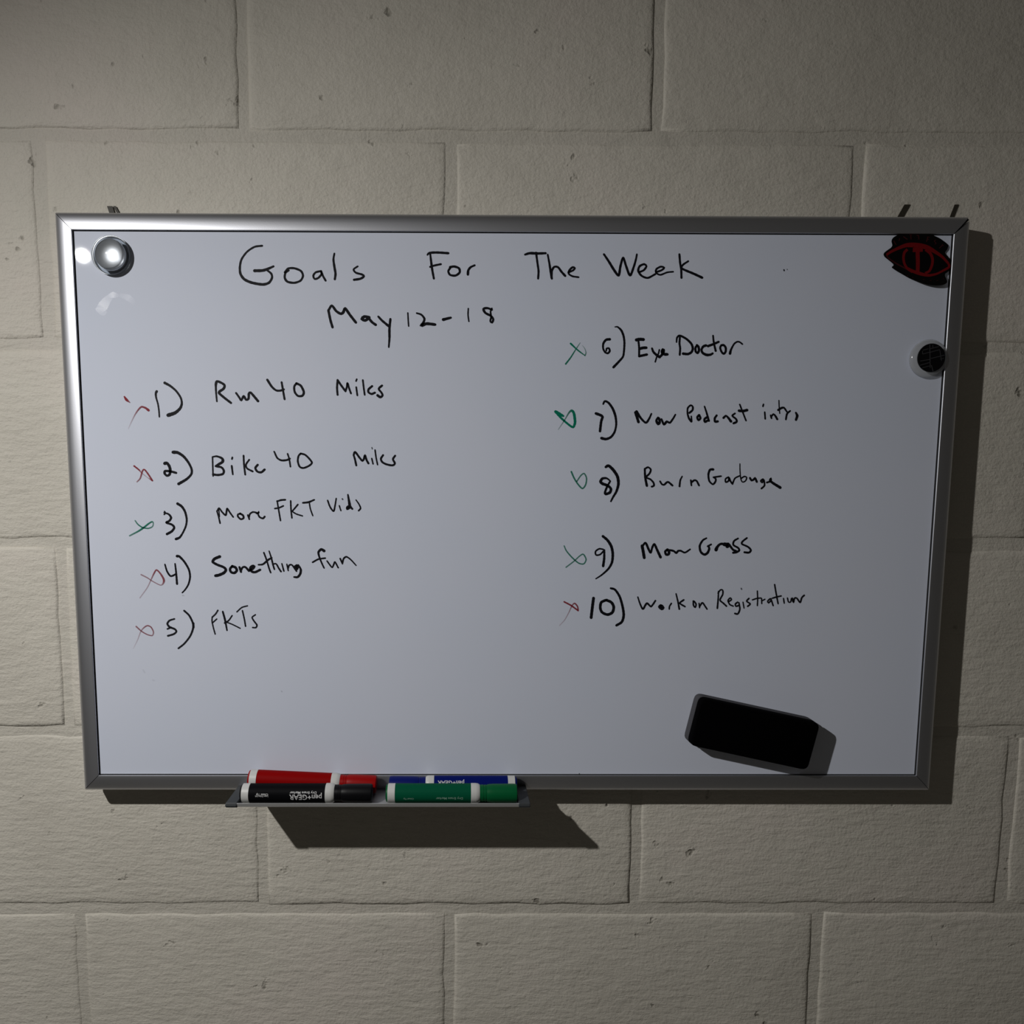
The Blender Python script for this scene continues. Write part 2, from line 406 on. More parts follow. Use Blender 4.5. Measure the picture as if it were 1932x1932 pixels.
write(HL, 'black handwritten words Bike 40|black handwritten word Miles after Bike 40', F1, [
    (10, [(100, 830), (102, 900), (105, 1005)]), ([10, 14, 20, 17, 15], [(102, 830), (140, 825), (188, 845), (192, 875), (155, 898), (130, 915)]), ([16, 15, 16], [(130, 915), (180, 925), (203, 955), (195, 985), (150, 995), (105, 990)]),
    (12, [(281, 835), (277, 850)]), ([13, 11], [(275, 912), (285, 990)]), (12, [(383, 818), (387, 900), (398, 992)]), ([11, 12, 14], [(435, 855), (405, 900), (415, 935), (465, 962)]),
    (15, [(512, 902), (490, 932), (510, 965), (545, 970), (575, 945)]), ([11, 14, 13], [(662, 782), (690, 840), (730, 862), (780, 858), (805, 845)]), (12, [(785, 802), (800, 850), (811, 920)]),
    (14, [(905, 800), (885, 822), (878, 870), (895, 920), (930, 932), (980, 912), (1007, 885), (985, 850), (945, 812), (905, 800)]),
    ([15, 13], [(1411, 908), (1398, 850), (1387, 815)]), (15, [(1387, 815), (1400, 785), (1440, 837), (1467, 867), (1480, 850), (1490, 815), (1505, 860), (1522, 890)]),
    (11, [(1552, 845), (1564, 895)]), (8, [(1553, 745), (1557, 758)], .7), (11, [(1582, 768), (1592, 840), (1605, 902)]),
    (15, [(1655, 815), (1635, 848), (1648, 878), (1685, 898), (1740, 908), (1763, 890), (1745, 852), (1765, 820)])])
write(HL, 'black handwritten number 3)', E6, [
    ([14, 22, 20, 22, 24], [(705, 240), (760, 258), (790, 300), (768, 340), (730, 360), (800, 385), (828, 420), (800, 465), (740, 500)]), (14, [(710, 225), (722, 245), (706, 262)]),
    ([26, 22, 18, 17, 26], [(868, 130), (920, 165), (960, 230), (980, 320), (970, 400), (935, 480), (895, 540), (850, 560)])])
write(HL, 'black handwritten words More FKT|black handwritten word Vids', F2, [
    ([13, 15], [(175, 265), (195, 330), (212, 405)]), ([13, 17, 14], [(182, 262), (200, 232), (235, 278), (275, 315), (285, 275), (293, 237), (325, 285), (362, 335)]), (11, [(196, 235), (205, 330)]),
    ([15, 19], [(445, 297), (415, 305), (417, 332), (450, 360), (480, 345), (472, 315), (440, 295)]), (15, [(528, 312), (545, 360)]), (15, [(541, 340), (552, 300), (585, 278), (630, 285)]),
    ([12, 18], [(625, 295), (650, 290), (655, 272), (643, 295), (662, 335), (700, 350), (720, 330)]), ([14, 17, 16], [(860, 157), (905, 142), (955, 138)]), ([13, 14], [(862, 150), (875, 230), (900, 375)]), ([14, 15], [(835, 238), (882, 230), (932, 208)]),
    (14, [(1016, 150), (1020, 250), (1030, 345)]), ([15, 13], [(1098, 192), (1065, 232), (1032, 270)]), (13, [(1032, 270), (1080, 300), (1150, 322)]),
    ([16, 18, 14], [(1155, 173), (1220, 165), (1285, 138)]), (12, [(1228, 170), (1240, 240), (1268, 320)]), ([14, 15, 12], [(1437, 145), (1465, 220), (1505, 268), (1522, 200), (1535, 122)]),
    (12, [(1570, 205), (1588, 262)]), (13, [(1604, 127), (1609, 134)], .7), ([14, 24, 18], [(1668, 80), (1680, 150), (1692, 210), (1718, 242)]), (20, [(1690, 205), (1660, 222), (1660, 244), (1688, 228)]),
    ([11, 13, 15], [(1760, 140), (1795, 190), (1812, 235), (1790, 262)])])
write(HL, 'black handwritten number 4)', E6, [
    ([14, 17, 17], [(715, 868), (740, 950), (785, 1010), (850, 985)]), ([14, 20], [(838, 860), (850, 960), (862, 1105)]),
    ([26, 20, 18, 15, 12], [(862, 768), (890, 772), (950, 835), (1005, 930), (1020, 1020), (1000, 1110), (960, 1175), (925, 1212)]), ([16, 8], [(930, 1245), (950, 1250)], .12)])
write(HL, 'black handwritten word Something|black handwritten word Fun', F2, [
    ([26, 23, 22, 25, 26], [(208, 785), (150, 810), (128, 845), (180, 878), (250, 905), (278, 935), (255, 970), (200, 995), (160, 1003)]),
    ([20, 24], [(350, 895), (325, 925), (335, 960), (372, 972), (402, 945), (388, 910), (350, 895)]), (19, [(432, 905), (450, 960)]), ([16, 20], [(450, 945), (468, 908), (500, 905), (540, 948)]),
    ([19, 24, 20], [(540, 945), (582, 925), (602, 898), (580, 892), (555, 920), (572, 955), (612, 962), (668, 935)]), (14, [(710, 740), (740, 820), (770, 920), (788, 968)]), ([13, 16, 18, 14], [(648, 878), (700, 872), (755, 825), (800, 798)]),
    ([11, 15, 14], [(770, 722), (795, 800), (815, 880), (830, 930)]), ([12, 14, 16], [(815, 870), (850, 868), (880, 918), (905, 955)]), ([11, 14], [(915, 865), (938, 950)]),
    (12, [(972, 872), (988, 945)]), (14, [(985, 920), (1000, 882), (1030, 880), (1058, 918), (1082, 952)]), (22, [(1085, 885), (1063, 905), (1085, 928), (1100, 890)]),
    ([14, 20, 20, 16], [(1102, 880), (1130, 930), (1125, 980), (1095, 1018), (1055, 1018)]),
    ([26, 20, 14, 13], [(1396, 720), (1365, 702), (1332, 735), (1342, 790), (1370, 860), (1396, 915)]), (14, [(1265, 850), (1330, 815), (1410, 802)]),
    (13, [(1430, 835), (1462, 880), (1488, 908), (1508, 870), (1520, 845), (1557, 912)]), ([15, 12], [(1580, 808), (1605, 868)]), ([13, 15, 11], [(1606, 860), (1618, 810), (1650, 787), (1700, 820), (1760, 885)])])
write(HL, 'black handwritten number 5)', E6, [
    ([15, 18, 20, 17, 18], [(830, 1530), (770, 1550), (744, 1590), (772, 1628), (835, 1655), (853, 1685), (820, 1715), (750, 1736)], .9), (16, [(745, 1652), (790, 1632)], .9),
    ([18, 18, 18, 16, 16], [(948, 1430), (1010, 1490), (1053, 1580), (1055, 1650), (1020, 1740), (950, 1830), (878, 1888)], .92), (16, [(1062, 1580), (1064, 1635)], .9)])
write(HL, 'black handwritten word FKTs', E6, [
    (14, [(1358, 1425), (1330, 1470), (1290, 1508)], .9), (14, [(1290, 1508), (1288, 1560), (1305, 1640), (1326, 1715)], .88), (14, [(1292, 1580), (1345, 1532)], .9),
    ([18, 20, 15], [(1418, 1442), (1445, 1540), (1470, 1670)], .92), ([14, 16], [(1532, 1490), (1490, 1550), (1440, 1580)], .92), (13, [(1470, 1572), (1540, 1600), (1630, 1645)], .9),
    (14, [(1590, 1445), (1650, 1392), (1718, 1372)], .88), (15, [(1657, 1430), (1680, 1530), (1695, 1620)], .9), ([14, 15, 17, 14], [(1815, 1480), (1775, 1512), (1800, 1560), (1833, 1605), (1820, 1636), (1780, 1635)], .9)])
write(HL, 'black handwritten number 6)', E7, [
    ([26, 18, 20, 16], [(775, 258), (730, 265), (697, 310), (695, 370), (718, 415), (752, 428), (775, 400), (765, 368), (738, 370), (732, 398)]),
    ([10, 22, 20, 19, 24], [(838, 108), (870, 108), (915, 150), (943, 220), (953, 300), (948, 400), (935, 470), (885, 530), (820, 598)])])
write(HL, 'black handwritten words Eye Doctor', F3, [
    (38, [(165, 172), (210, 162), (272, 165)]), (24, [(197, 190), (207, 290), (207, 418)]), (34, [(215, 305), (265, 292), (315, 290)]), (30, [(208, 418), (270, 405), (325, 393)]),
    ([24, 30, 34], [(403, 300), (425, 355), (475, 402), (518, 432)]), (18, [(515, 320), (500, 380), (475, 430), (452, 505)]), ([26, 40, 34], [(520, 430), (555, 395), (578, 345), (570, 318), (558, 360), (592, 388), (635, 390)]),
    ([18, 26, 28, 28, 32], [(775, 205), (782, 140), (812, 108), (852, 115), (930, 160), (1000, 230), (1022, 300), (1003, 355), (950, 385), (875, 380)]), (24, [(826, 135), (820, 222), (830, 300), (824, 398)]),
    ([26, 30], [(1090, 255), (1063, 290), (1066, 345), (1095, 370), (1116, 330), (1108, 275), (1085, 252)]), ([32, 26, 34, 24], [(1222, 255), (1180, 272), (1155, 320), (1172, 368), (1230, 398), (1290, 395), (1325, 375)]),
    ([20, 26], [(1330, 105), (1337, 180), (1352, 260), (1370, 338)]), ([30, 26], [(1252, 265), (1330, 237), (1415, 200)]),
    ([24, 28], [(1455, 250), (1438, 292), (1458, 350), (1490, 382), (1520, 350), (1522, 290), (1495, 252), (1470, 250)]), ([32, 20, 20, 20], [(1587, 378), (1603, 318), (1650, 232), (1700, 198), (1740, 207), (1775, 235)])])
write(HL, 'black handwritten number 7)', E7, [
    ([28, 26, 24, 24], [(608, 1160), (650, 1175), (686, 1198), (670, 1260), (656, 1375)]),
    ([16, 22, 24, 18, 22, 28], [(695, 1045), (715, 1010), (760, 1030), (810, 1100), (843, 1190), (853, 1290), (835, 1380), (790, 1445), (730, 1470), (675, 1460)])])
write(HL, 'black handwritten word Now|black handwritten word Podcast|black handwritten word intro', F4, [
    (22, [(103, 155), (118, 200), (135, 255)]), ([22, 18, 17, 13], [(115, 145), (160, 215), (212, 262), (245, 222), (270, 168)]), ([16, 24, 18], [(340, 208), (322, 238), (338, 275), (356, 258), (350, 215)]),
    ([16, 20, 16, 13], [(375, 225), (400, 280), (430, 250), (462, 262), (495, 220), (520, 177)]), ([13, 15, 17], [(645, 170), (648, 110), (680, 80), (700, 95), (698, 130), (665, 160)]), ([14, 20], [(645, 165), (660, 215), (685, 248)]), (12, [(690, 248), (685, 195)]),
    (18, [(765, 182), (747, 207), (760, 235), (780, 215), (768, 182)]), ([12, 18], [(823, 92), (845, 160), (868, 242)]), (18, [(848, 205), (822, 225), (828, 255), (852, 240)]), ([16, 20], [(950, 185), (930, 215), (932, 250), (960, 248)]),
    ([18, 16, 22], [(1020, 212), (1045, 190), (1068, 208), (1098, 248)]), ([14, 18], [(1140, 165), (1112, 190), (1150, 222), (1158, 252), (1125, 268)]), (13, [(1190, 72), (1220, 150), (1255, 240)]), (22, [(1182, 137), (1225, 140), (1266, 130)]),
    (13, [(1450, 152), (1455, 222)]), (13, [(1437, 70), (1431, 92)]), (14, [(1512, 185), (1520, 215)]), ([12, 18], [(1518, 200), (1540, 172), (1560, 190), (1580, 225)]), (9, [(1598, 30), (1600, 90), (1606, 165)]),
    ([18, 13], [(1590, 130), (1625, 108), (1650, 105), (1665, 125), (1682, 150)]), ([14, 15, 13], [(1670, 228), (1682, 170), (1715, 138)]), ([16, 22, 18], [(1775, 158), (1788, 190), (1775, 232)])])
write(HL, 'black handwritten number 8)', E8, [
    ([12, 20, 26, 22, 22, 18, 14], [(688, 268), (650, 240), (605, 243), (585, 275), (605, 298), (660, 318), (695, 352), (685, 392), (638, 410), (632, 392), (655, 330), (688, 272)]),
    ([20, 26, 24, 18, 13], [(640, 120), (670, 105), (720, 150), (765, 220), (776, 300), (755, 380), (720, 440), (695, 488)])])
write(HL, 'black handwritten words Burn Garbage', F4, [
    ([15, 20], [(200, 742), (205, 830), (222, 918)]), ([14, 15, 15], [(205, 740), (235, 725), (263, 750), (250, 790), (215, 830), (260, 852), (292, 888), (295, 918), (272, 928)]),
    ([14, 15, 17], [(360, 872), (378, 902), (402, 908), (430, 882), (450, 882), (488, 915)]), ([10, 13, 15], [(590, 820), (570, 862), (562, 925)]), (13, [(680, 860), (686, 915)]), (15, [(683, 885), (718, 860), (742, 870), (765, 915)]),
    ([20, 15, 14, 14], [(912, 748), (880, 752), (863, 800), (872, 868), (910, 903), (937, 873), (938, 845), (918, 832)]), (13, [(915, 830), (995, 818)]),
    ([13, 16], [(1072, 828), (1042, 848), (1045, 882), (1073, 868), (1078, 832), (1092, 868), (1115, 900)]), ([14, 12], [(1115, 900), (1140, 842), (1190, 815)]), ([9, 11, 13], [(1192, 690), (1193, 760), (1200, 840), (1218, 880), (1250, 868), (1263, 832), (1238, 822), (1208, 840)]),
    (18, [(1297, 838), (1312, 862), (1335, 855), (1350, 838), (1368, 878)]), (15, [(1432, 850), (1408, 868), (1425, 885), (1440, 858)]), ([14, 15], [(1443, 860), (1448, 915), (1416, 948)]),
    ([15, 18, 24], [(1472, 885), (1508, 872), (1518, 842), (1505, 862), (1535, 890), (1612, 938)])])
write(HL, 'black handwritten number 9)', E8, [
    (14, [(612, 1002), (570, 997), (532, 1025), (537, 1063), (580, 1058), (620, 1018)]), ([17, 20, 22], [(625, 1010), (624, 1100), (613, 1182)]),
    ([22, 24, 22, 17, 10], [(610, 862), (660, 905), (700, 970), (716, 1050), (708, 1140), (670, 1210), (600, 1275), (535, 1318)])])
write(HL, 'black handwritten words Mow Grass', F5, [
    (24, [(168, 160), (180, 220), (190, 280)]), ([16, 19, 16, 18, 22], [(170, 165), (203, 130), (232, 190), (255, 230), (270, 180), (292, 142), (320, 200), (355, 275)]), ([18, 24], [(425, 197), (402, 218), (412, 248), (437, 245), (440, 215), (425, 200)]),
    ([17, 17, 13], [(450, 203), (490, 213), (515, 233), (532, 212), (560, 210), (602, 228), (655, 195)]), ([13, 18, 20, 17], [(820, 82), (782, 105), (752, 160), (762, 220), (797, 248), (830, 232), (848, 190), (840, 160)]), (14, [(832, 165), (868, 145)]),
    ([28, 19, 19], [(917, 200), (930, 170), (960, 142), (1000, 140)]), (30, [(1000, 145), (1048, 148), (1030, 165)]), ([14, 18], [(1140, 85), (1100, 110), (1092, 150), (1140, 180), (1153, 203), (1130, 222), (1090, 230)]), (18, [(1052, 150), (1088, 198), (1120, 212)]),
    ([14, 17], [(1230, 80), (1188, 113), (1178, 140), (1240, 170), (1270, 203), (1250, 228), (1205, 225)])])
write(HL, 'black handwritten number 10)', E8, [
    ([24, 24], [(510, 1525), (500, 1600), (484, 1735)]), ([22, 24], [(640, 1547), (592, 1572), (582, 1630), (602, 1678), (660, 1702), (712, 1678), (726, 1620), (702, 1572), (650, 1547)]),
    ([18, 20, 22, 20], [(695, 1420), (740, 1435), (790, 1510), (822, 1620), (833, 1710), (813, 1780), (755, 1818)])])
write(HL, 'black handwritten words Work on Registration', F5, [
    ([11, 16, 15, 14], [(125, 678), (145, 740), (175, 800), (200, 762), (218, 740), (240, 760), (258, 775), (280, 750), (303, 715)], .95), ([20, 24], [(357, 762), (342, 778), (365, 798), (383, 788), (365, 768)], .95),
    (12, [(465, 742), (446, 772), (443, 800)], .95), ([11, 15], [(512, 645), (530, 720), (545, 800)], .95), (14, [(590, 707), (550, 740), (602, 775)], .95), (13, [(687, 718), (688, 760), (705, 783), (715, 752), (697, 722)], .95),
    (11, [(745, 742), (750, 787)], .95), (13, [(750, 775), (778, 735), (800, 762), (825, 800)], .95), ([11, 14], [(942, 620), (938, 700), (930, 792)], .95), ([11, 14], [(937, 640), (960, 607), (983, 607), (985, 650), (957, 708), (990, 740), (1022, 770)], .95),
    (12, [(1040, 727), (1073, 705), (1062, 687), (1038, 712), (1055, 753), (1090, 770)], .95), (13, [(1135, 730), (1112, 750), (1118, 772), (1142, 765)], .95), ([12, 15], [(1148, 735), (1158, 800), (1138, 848), (1108, 845)], .95),
    (10, [(1190, 730), (1200, 790)], .95), (11, [(1172, 590), (1176, 600)], .6), (13, [(1250, 692), (1227, 720), (1263, 748), (1237, 772)], .95), (11, [(1335, 617), (1338, 700), (1335, 765)], .9), (11, [(1285, 707), (1330, 692), (1372, 688)], .95),
    (10, [(1378, 692), (1380, 745)], .95), (10, [(1380, 718), (1412, 700)], .95), (12, [(1465, 695), (1440, 718), (1448, 738), (1472, 715)], .95), (12, [(1472, 695), (1495, 765)], .95),
    (12, [(1510, 552), (1525, 640), (1545, 745)], .95), (12, [(1487, 690), (1530, 677), (1576, 667)], .95), (11, [(1600, 692), (1607, 740)], .95), (11, [(1640, 688), (1650, 728), (1672, 728), (1680, 692)], .95),
    (13, [(1690, 690), (1700, 733), (1712, 690), (1735, 690), (1768, 733), (1785, 685), (1810, 660)], .95)])
TK = 'cross_mark'
write(TK, 'red broken cross mark beside number 1', E5, [([14, 26, 8], [(222, 440), (248, 478), (290, 512)], [.9, .95, .5]), ([24, 18, 14, 10, 8], [(515, 605), (480, 578), (430, 563), (390, 600), (350, 660), (310, 740), (270, 830)], [.85, .75, .7, .35, .1])], 'r')
write(TK, 'red cross mark beside number 2', E5, [([16, 14, 9, 9, 15], [(340, 1282), (400, 1330), (430, 1365), (500, 1420), (555, 1455)], [.8, .8, .35, .2, .6]), ([11, 14, 14, 16], [(375, 1475), (415, 1430), (440, 1345), (465, 1325), (510, 1380), (562, 1460)], [.5, .75, .8, .75])], 'r')
write(TK, 'green looped cross mark beside number 3', E6, [([11, 13, 12, 10, 14, 16, 13], [(352, 335), (385, 380), (440, 418), (510, 430), (560, 410), (573, 375), (562, 348), (520, 370), (450, 425), (390, 465), (285, 520)], [.6, .8, .7, .6, .85, .9, .6])], 'g')
write(TK, 'red looped cross mark beside number 4', E6, [([14, 10, 10, 20, 14, 13, 9, 10], [(425, 992), (500, 1030), (560, 1070), (660, 1120), (695, 1095), (700, 1050), (660, 980), (612, 935), (580, 980), (545, 1055), (500, 1150), (410, 1275)], [.4, .5, .4, .75, .7, .75, .4, .25])], 'r')
write(TK, 'red looped cross mark beside number 5', E6, [([14, 11, 11, 12, 12, 8, 8], [(365, 1622), (430, 1680), (500, 1720), (560, 1732), (575, 1690), (545, 1630), (500, 1612), (455, 1640), (420, 1685), (380, 1790), (330, 1890)], [.55, .6, .5, .65, .6, .35, .08])], 'r')
write(TK, 'thin dark green cross mark beside number 6', E7, [([18, 14, 14, 8], [(300, 310), (380, 385), (472, 455)], [1, .9, .8]), ([12, 6], [(472, 455), (485, 420), (470, 370), (440, 330)], [.7, .2]), ([16, 12, 8], [(240, 558), (300, 480), (360, 385), (415, 302)], [.85, .85, .4])], 'g')
write(TK, 'bold bright green cross mark beside number 7', E7, [([30, 34, 22], [(118, 1138), (160, 1165), (210, 1190)], 1), ([22, 20, 24, 26, 24, 12, 8], [(120, 1145), (200, 1230), (320, 1325), (350, 1285), (352, 1240), (340, 1160), (315, 1125), (280, 1150), (220, 1250), (150, 1355)], [1, 1, 1, 1, .9, .6, .25])], 'g')
write(TK, 'green open loop mark beside number 8', E8, [([14, 13, 12, 11], [(272, 170), (300, 235), (340, 300), (390, 350), (425, 310), (435, 240), (410, 190), (375, 210), (330, 275)], [.8, .75, .7, .65])], 'g')
write(TK, 'green looped cross mark beside number 9', E8, [([10, 12, 11, 12, 10, 11], [(195, 965), (220, 1020), (280, 1090), (350, 1150), (405, 1158), (430, 1110), (400, 1055), (360, 1075), (300, 1130), (215, 1195)], [.65, .75, .7, .7, .6])], 'g')
write(TK, 'red cross mark with faded tail beside number 10', E8, [([13, 14, 13], [(195, 1565), (270, 1605), (345, 1660)], .8), ([12, 12, 8, 8], [(345, 1655), (338, 1615), (308, 1582), (280, 1605), (245, 1680), (200, 1760), (145, 1820)], [.75, .75, .35, .15])], 'r')
# wiped cloudy smear and specks left by the eraser
write('smear', 'faint pale wiped smear below the clear magnet', (120, 420, 9.66), [
    ([110, 150, 120, 90], [(640, 1610), (720, 1520), (780, 1430), (850, 1350)], [.0, .38, .24, .08]), ([50, 90, 60], [(820, 1350), (900, 1320), (970, 1330)], [.08, .34, .08]),
    ([60, 90, 70], [(1050, 1330), (1180, 1370), (1260, 1440)], [.05, .16, .04]), ([60, 110], [(620, 1580), (720, 1630)], [.24, .12])], 'w')
write('ink_speck', 'tiny dark speck on the bare board', (0, 0, 1), [(2.2, [(1479, 509), (1479.5, 510.5)], .8), (1.5, [(1485, 508), (1485.4, 508.8)], .5), (1.6, [(1093, 1459.6), (1093.3, 1460.5)], .6), (1.8, [(531, 1304), (532, 1305)], .15),
     (2.2, [(270, 1264), (273, 1269)], .06), (2.2, [(288, 1283), (291, 1284)], .06)])

# ------------------------------------------------------------------ round clear magnets
def magnet(px, py, label, kind):
    c = at(px, py, YS); t = thing('round_magnet', label, 'magnet', (c[0], YS - .00005, c[2]))
    if kind == 'silver':
        shell = [(.0001, .0150), (0, .0180), (.0012, .0188), (.0046, .0190), (.0060, .0182), (.0064, .0166), (.0072, .0153), (.0086, .0128), (.0096, .0100), (.0103, .0066), (.0106, .0030), (.0107, .0004)]
        o = obj('clear_shell', *lathe_y(shell), M_CLEAR, t); shade_auto(o, 50)
        o = obj('silver_core', *lathe_y([(.0001, .0150), (.0058, .0151), (.0061, .0148), (.0050, .0134), (.0040, .0112), (.0032, .0085), (.0027, .0055), (.0024, .0025), (.0023, .0004)]), M_SILVER, t); shade_auto(o, 60)
        o['label'] = 'shiny silver dished core'
    else:
        shell = [(0, .0178), (.0010, .0189), (.0030, .0191), (.0044, .0183), (.0054, .0168), (.0060, .0152), (.0063, .0148), (.0063, .0004)]
        o = obj('clear_shell', *lathe_y(shell), M_FROST, t); shade_auto(o, 50)
        o = obj('black_disc', *lathe_y([(.0064, .0004), (.0064, .0139), (.0072, .0141), (.0077, .0138), (.0077, .0004)]), M_BLACKDISC, t); shade_auto(o, 40)
        o['label'] = 'black face with a faint grey grid'
        v, f = [], []
        def bar(x0, z0, x1, z1, w=.00030):
            a, b = np.array([x0, z0]), np.array([x1, z1]); d = (b - a)/np.linalg.norm(b - a); n = np.array([-d[1], d[0]])*w
            k = len(v)
            for yy in (-.0076, -.00785):
                for q in (a + n, a - n, b - n, b + n): v.append((q[0], yy, q[1]))
            f.extend([(k, k+1, k+2, k+3), (k+4, k+5, k+6, k+7), (k, k+1, k+5, k+4), (k+1, k+2, k+6, k+5), (k+2, k+3, k+7, k+6), (k+3, k, k+4, k+7)])
        s = 1/13.8/1400*.765
        def g(ax, ay, bx, by, w=.00028): bar((ax - 925)*s, -(ay - 745)*s, (bx - 925)*s, -(by - 745)*s, w)
        g(855, 420, 905, 1000); g(930, 930, 985, 1085); g(690, 560, 830, 525); g(700, 655, 860, 610); g(880, 520, 1090, 470); g(880, 610, 1120, 545); g(910, 765, 1250, 680)
        g(640, 830, 880, 790); g(640, 935, 900, 860); g(700, 1000, 880, 950); g(1120, 560, 1180, 820, .0002); g(680, 580, 690, 660, .0002); g(1150, 780, 1240, 760, .0002); g(930, 430, 945, 520, .0002)
        obj('grid_lines', v, f, M_GRIDLINE, t)
    return t
magnet(212.5, 483.5, 'round clear-shelled magnet with a silver core in the top left corner of the board', 'silver')
magnet(1748.5, 677.5, 'round magnet with a black gridded face near the right rail of the board', 'black')

# ------------------------------------------------------------------ eye-shaped magnet, top right corner
SE = (1660, 430, 13.8)
outline = [(95, 690), (120, 640), (210, 570), (290, 515), (325, 450), (305, 370), (310, 310), (350, 250), (420, 205), (500, 175), (600, 140), (760, 122), (950, 115), (1130, 125), (1260, 150), (1400, 195), (1560, 270), (1690, 360), (1765, 430),
           (1782, 485), (1755, 560), (1705, 620), (1700, 660), (1760, 735), (1815, 800), (1842, 860), (1838, 1000), (1825, 1100), (1760, 1150), (1705, 1190), (1695, 1250), (1730, 1320), (1755, 1390), (1735, 1440), (1660, 1480), (1560, 1498),
           (1400, 1498), (1240, 1475), (1080, 1430), (900, 1360), (720, 1280), (560, 1190), (420, 1110), (330, 1050), (310, 1015), (350, 985), (350, 945), (290, 890), (190, 810), (120, 750)]
def se_lift(x, y):
    t = max(0., (x - 900)/900)*.45 + max(0., (y - 900)/600)*.75
    return .0002 + .0030*min(t, 1.3)**1.6
def se_pt(x, y, h):
    hh_ = se_lift(x, y) + h; q = at(SE[0] + x/SE[2], SE[1] + y/SE[2], YS - hh_); return (q[0], q[1], q[2])
ctr = at(SE[0] + 980/SE[2], SE[1] + 830/SE[2], YS)
sticker = thing('eye_shaped_magnet', 'flat black and dark red eye-shaped magnet in the top right corner of the board', 'magnet', (ctr[0], YS - .00005, ctr[2]))
def sheet(name, poly, h0, h1, m, parent):
    """a thin curved sheet: the outline filled with strips so that it follows the curl"""
    from mathutils.geometry import delaunay_2d_cdt
    pts = [Vector(p) for p in poly]; n = len(pts)
    xs = [p[0] for p in poly]; ys = [p[1] for p in poly]
    inner = [Vector((x, y)) for x in np.arange(min(xs) + 60, max(xs), 110) for y in np.arange(min(ys) + 60, max(ys), 110)]
    v2, e2, f2, *_ = delaunay_2d_cdt(pts + inner, [(i, (i+1) % n) for i in range(n)], [list(range(n))], 2, 1e-4)
    top = [se_pt(p.x, p.y, h1) for p in v2]; k = len(v2)
    bot = [se_pt(p.x, p.y, h0) for p in v2]
    f = [tuple(t) for t in f2] + [tuple(k + i for i in reversed(t)) for t in f2]
    cnt = {}
    for t in f2:
        for i in range(len(t)):
            a, b = t[i], t[(i+1) % len(t)]; cnt[(a, b)] = 1
    for (a, b) in cnt:
        if (b, a) not in cnt: f.append((a, b, b + k, a + k))
    o = obj(name, top + bot, f, m); place(o, parent); return o
ol = [tuple(p) for _, p in spline(outline + [outline[0]], 40)[0]][:-1]
sheet('magnet_sheet', ol, 0, .0009, M_STICKER, sticker)
def band(name, strokes, m, parent, h=.00092):
    v, f = [], []
    for w, pts in strokes:
        sp, last = spline(pts, 22); P = [p for _, p in sp]; k = len(P); ws = w if isinstance(w, (list, tuple)) else (w, w)
        base = len(v)
        for i in range(k):
            t = P[min(i+1, k-1)] - P[max(i-1, 0)]; t = t/np.linalg.norm(t); n = np.array([-t[1], t[0]])
            tt = i/(k-1)*(len(ws)-1); j = min(int(tt), len(ws)-2); r = (ws[j] + (ws[j+1]-ws[j])*(tt-j))/2
            for hh2 in (h - .00006, h + .00008):
                v.append(se_pt(*(P[i] + n*r), hh2)); v.append(se_pt(*(P[i] - n*r), hh2))
        for i in range(k - 1):
            a = base + 4*i; b = a + 4
            f += [(a, a+1, b+1, b), (a+2, b+2, b+3, a+3), (a, b, b+2, a+2), (a+1, a+3, b+3, b+1)]
        e = base + 4*(k-1); f += [(base, base+2, base+3, base+1), (e, e+1, e+3, e+2)]
    o = obj(name, v, f, m); place(o, parent); return o
band('eye_emblem', [
    ([60, 70, 90, 120, 130, 120, 90, 70, 60], [(175, 700), (300, 615), (500, 520), (700, 450), (940, 450), (1200, 500), (1400, 600), (1620, 750), (1790, 930)]),
    ([60, 60, 50, 60, 75, 90, 80, 60], [(1790, 930), (1800, 1020), (1650, 1110), (1480, 1195), (1280, 1235), (1100, 1205), (880, 1135), (700, 1040)]),
    ([40, 110], [(940, 540), (990, 560)]),
    ([100, 105, 100, 95], [(985, 520), (985, 700), (990, 900), (985, 1150)]),
    ([140, 80], [(860, 560), (1120, 580)]),
    ([70, 60], [(720, 560), (640, 640), (615, 780), (640, 930), (720, 1060), (850, 1150)]),
    ([80, 70, 60], [(1190, 560), (1310, 660), (1370, 800), (1360, 960), (1290, 1120), (1180, 1180)])], M_RED, sticker)
band('eye_rim', [([34, 40], [(165, 700), (230, 790), (400, 910), (560, 1000), (720, 1080), (860, 1150)])], M_DARKRED, sticker, .00088)
band('lettering', [(26, [(365, 335), (390, 385), (425, 440)]), (22, [(515, 270), (500, 345)]), (26, [(610, 225), (660, 260), (720, 300)]), (24, [(805, 180), (812, 300)]), (16, [(770, 180), (840, 180)]), (24, [(960, 195), (1005, 200), (1015, 300)]),
                   (26, [(1250, 225), (1238, 290), (1212, 360)]), (16, [(1250, 235), (1300, 245)]), (14, [(1235, 295), (1280, 305)]), (20, [(1460, 310), (1415, 345), (1465, 395), (1430, 430)]), (24, [(1640, 430), (1600, 480), (1545, 530)]), (14, [(1640, 440), (1660, 480)]),
                   (12, [(700, 1235), (740, 1250)]), (12, [(840, 1290), (880, 1305)]), (12, [(1120, 1340), (1160, 1345)]), (12, [(1300, 1370), (1340, 1370)]), (12, [(1480, 1370), (1520, 1360)]), (12, [(1640, 1320), (1670, 1330)])], M_DARKRED, sticker)['kind'] = 'stuff'

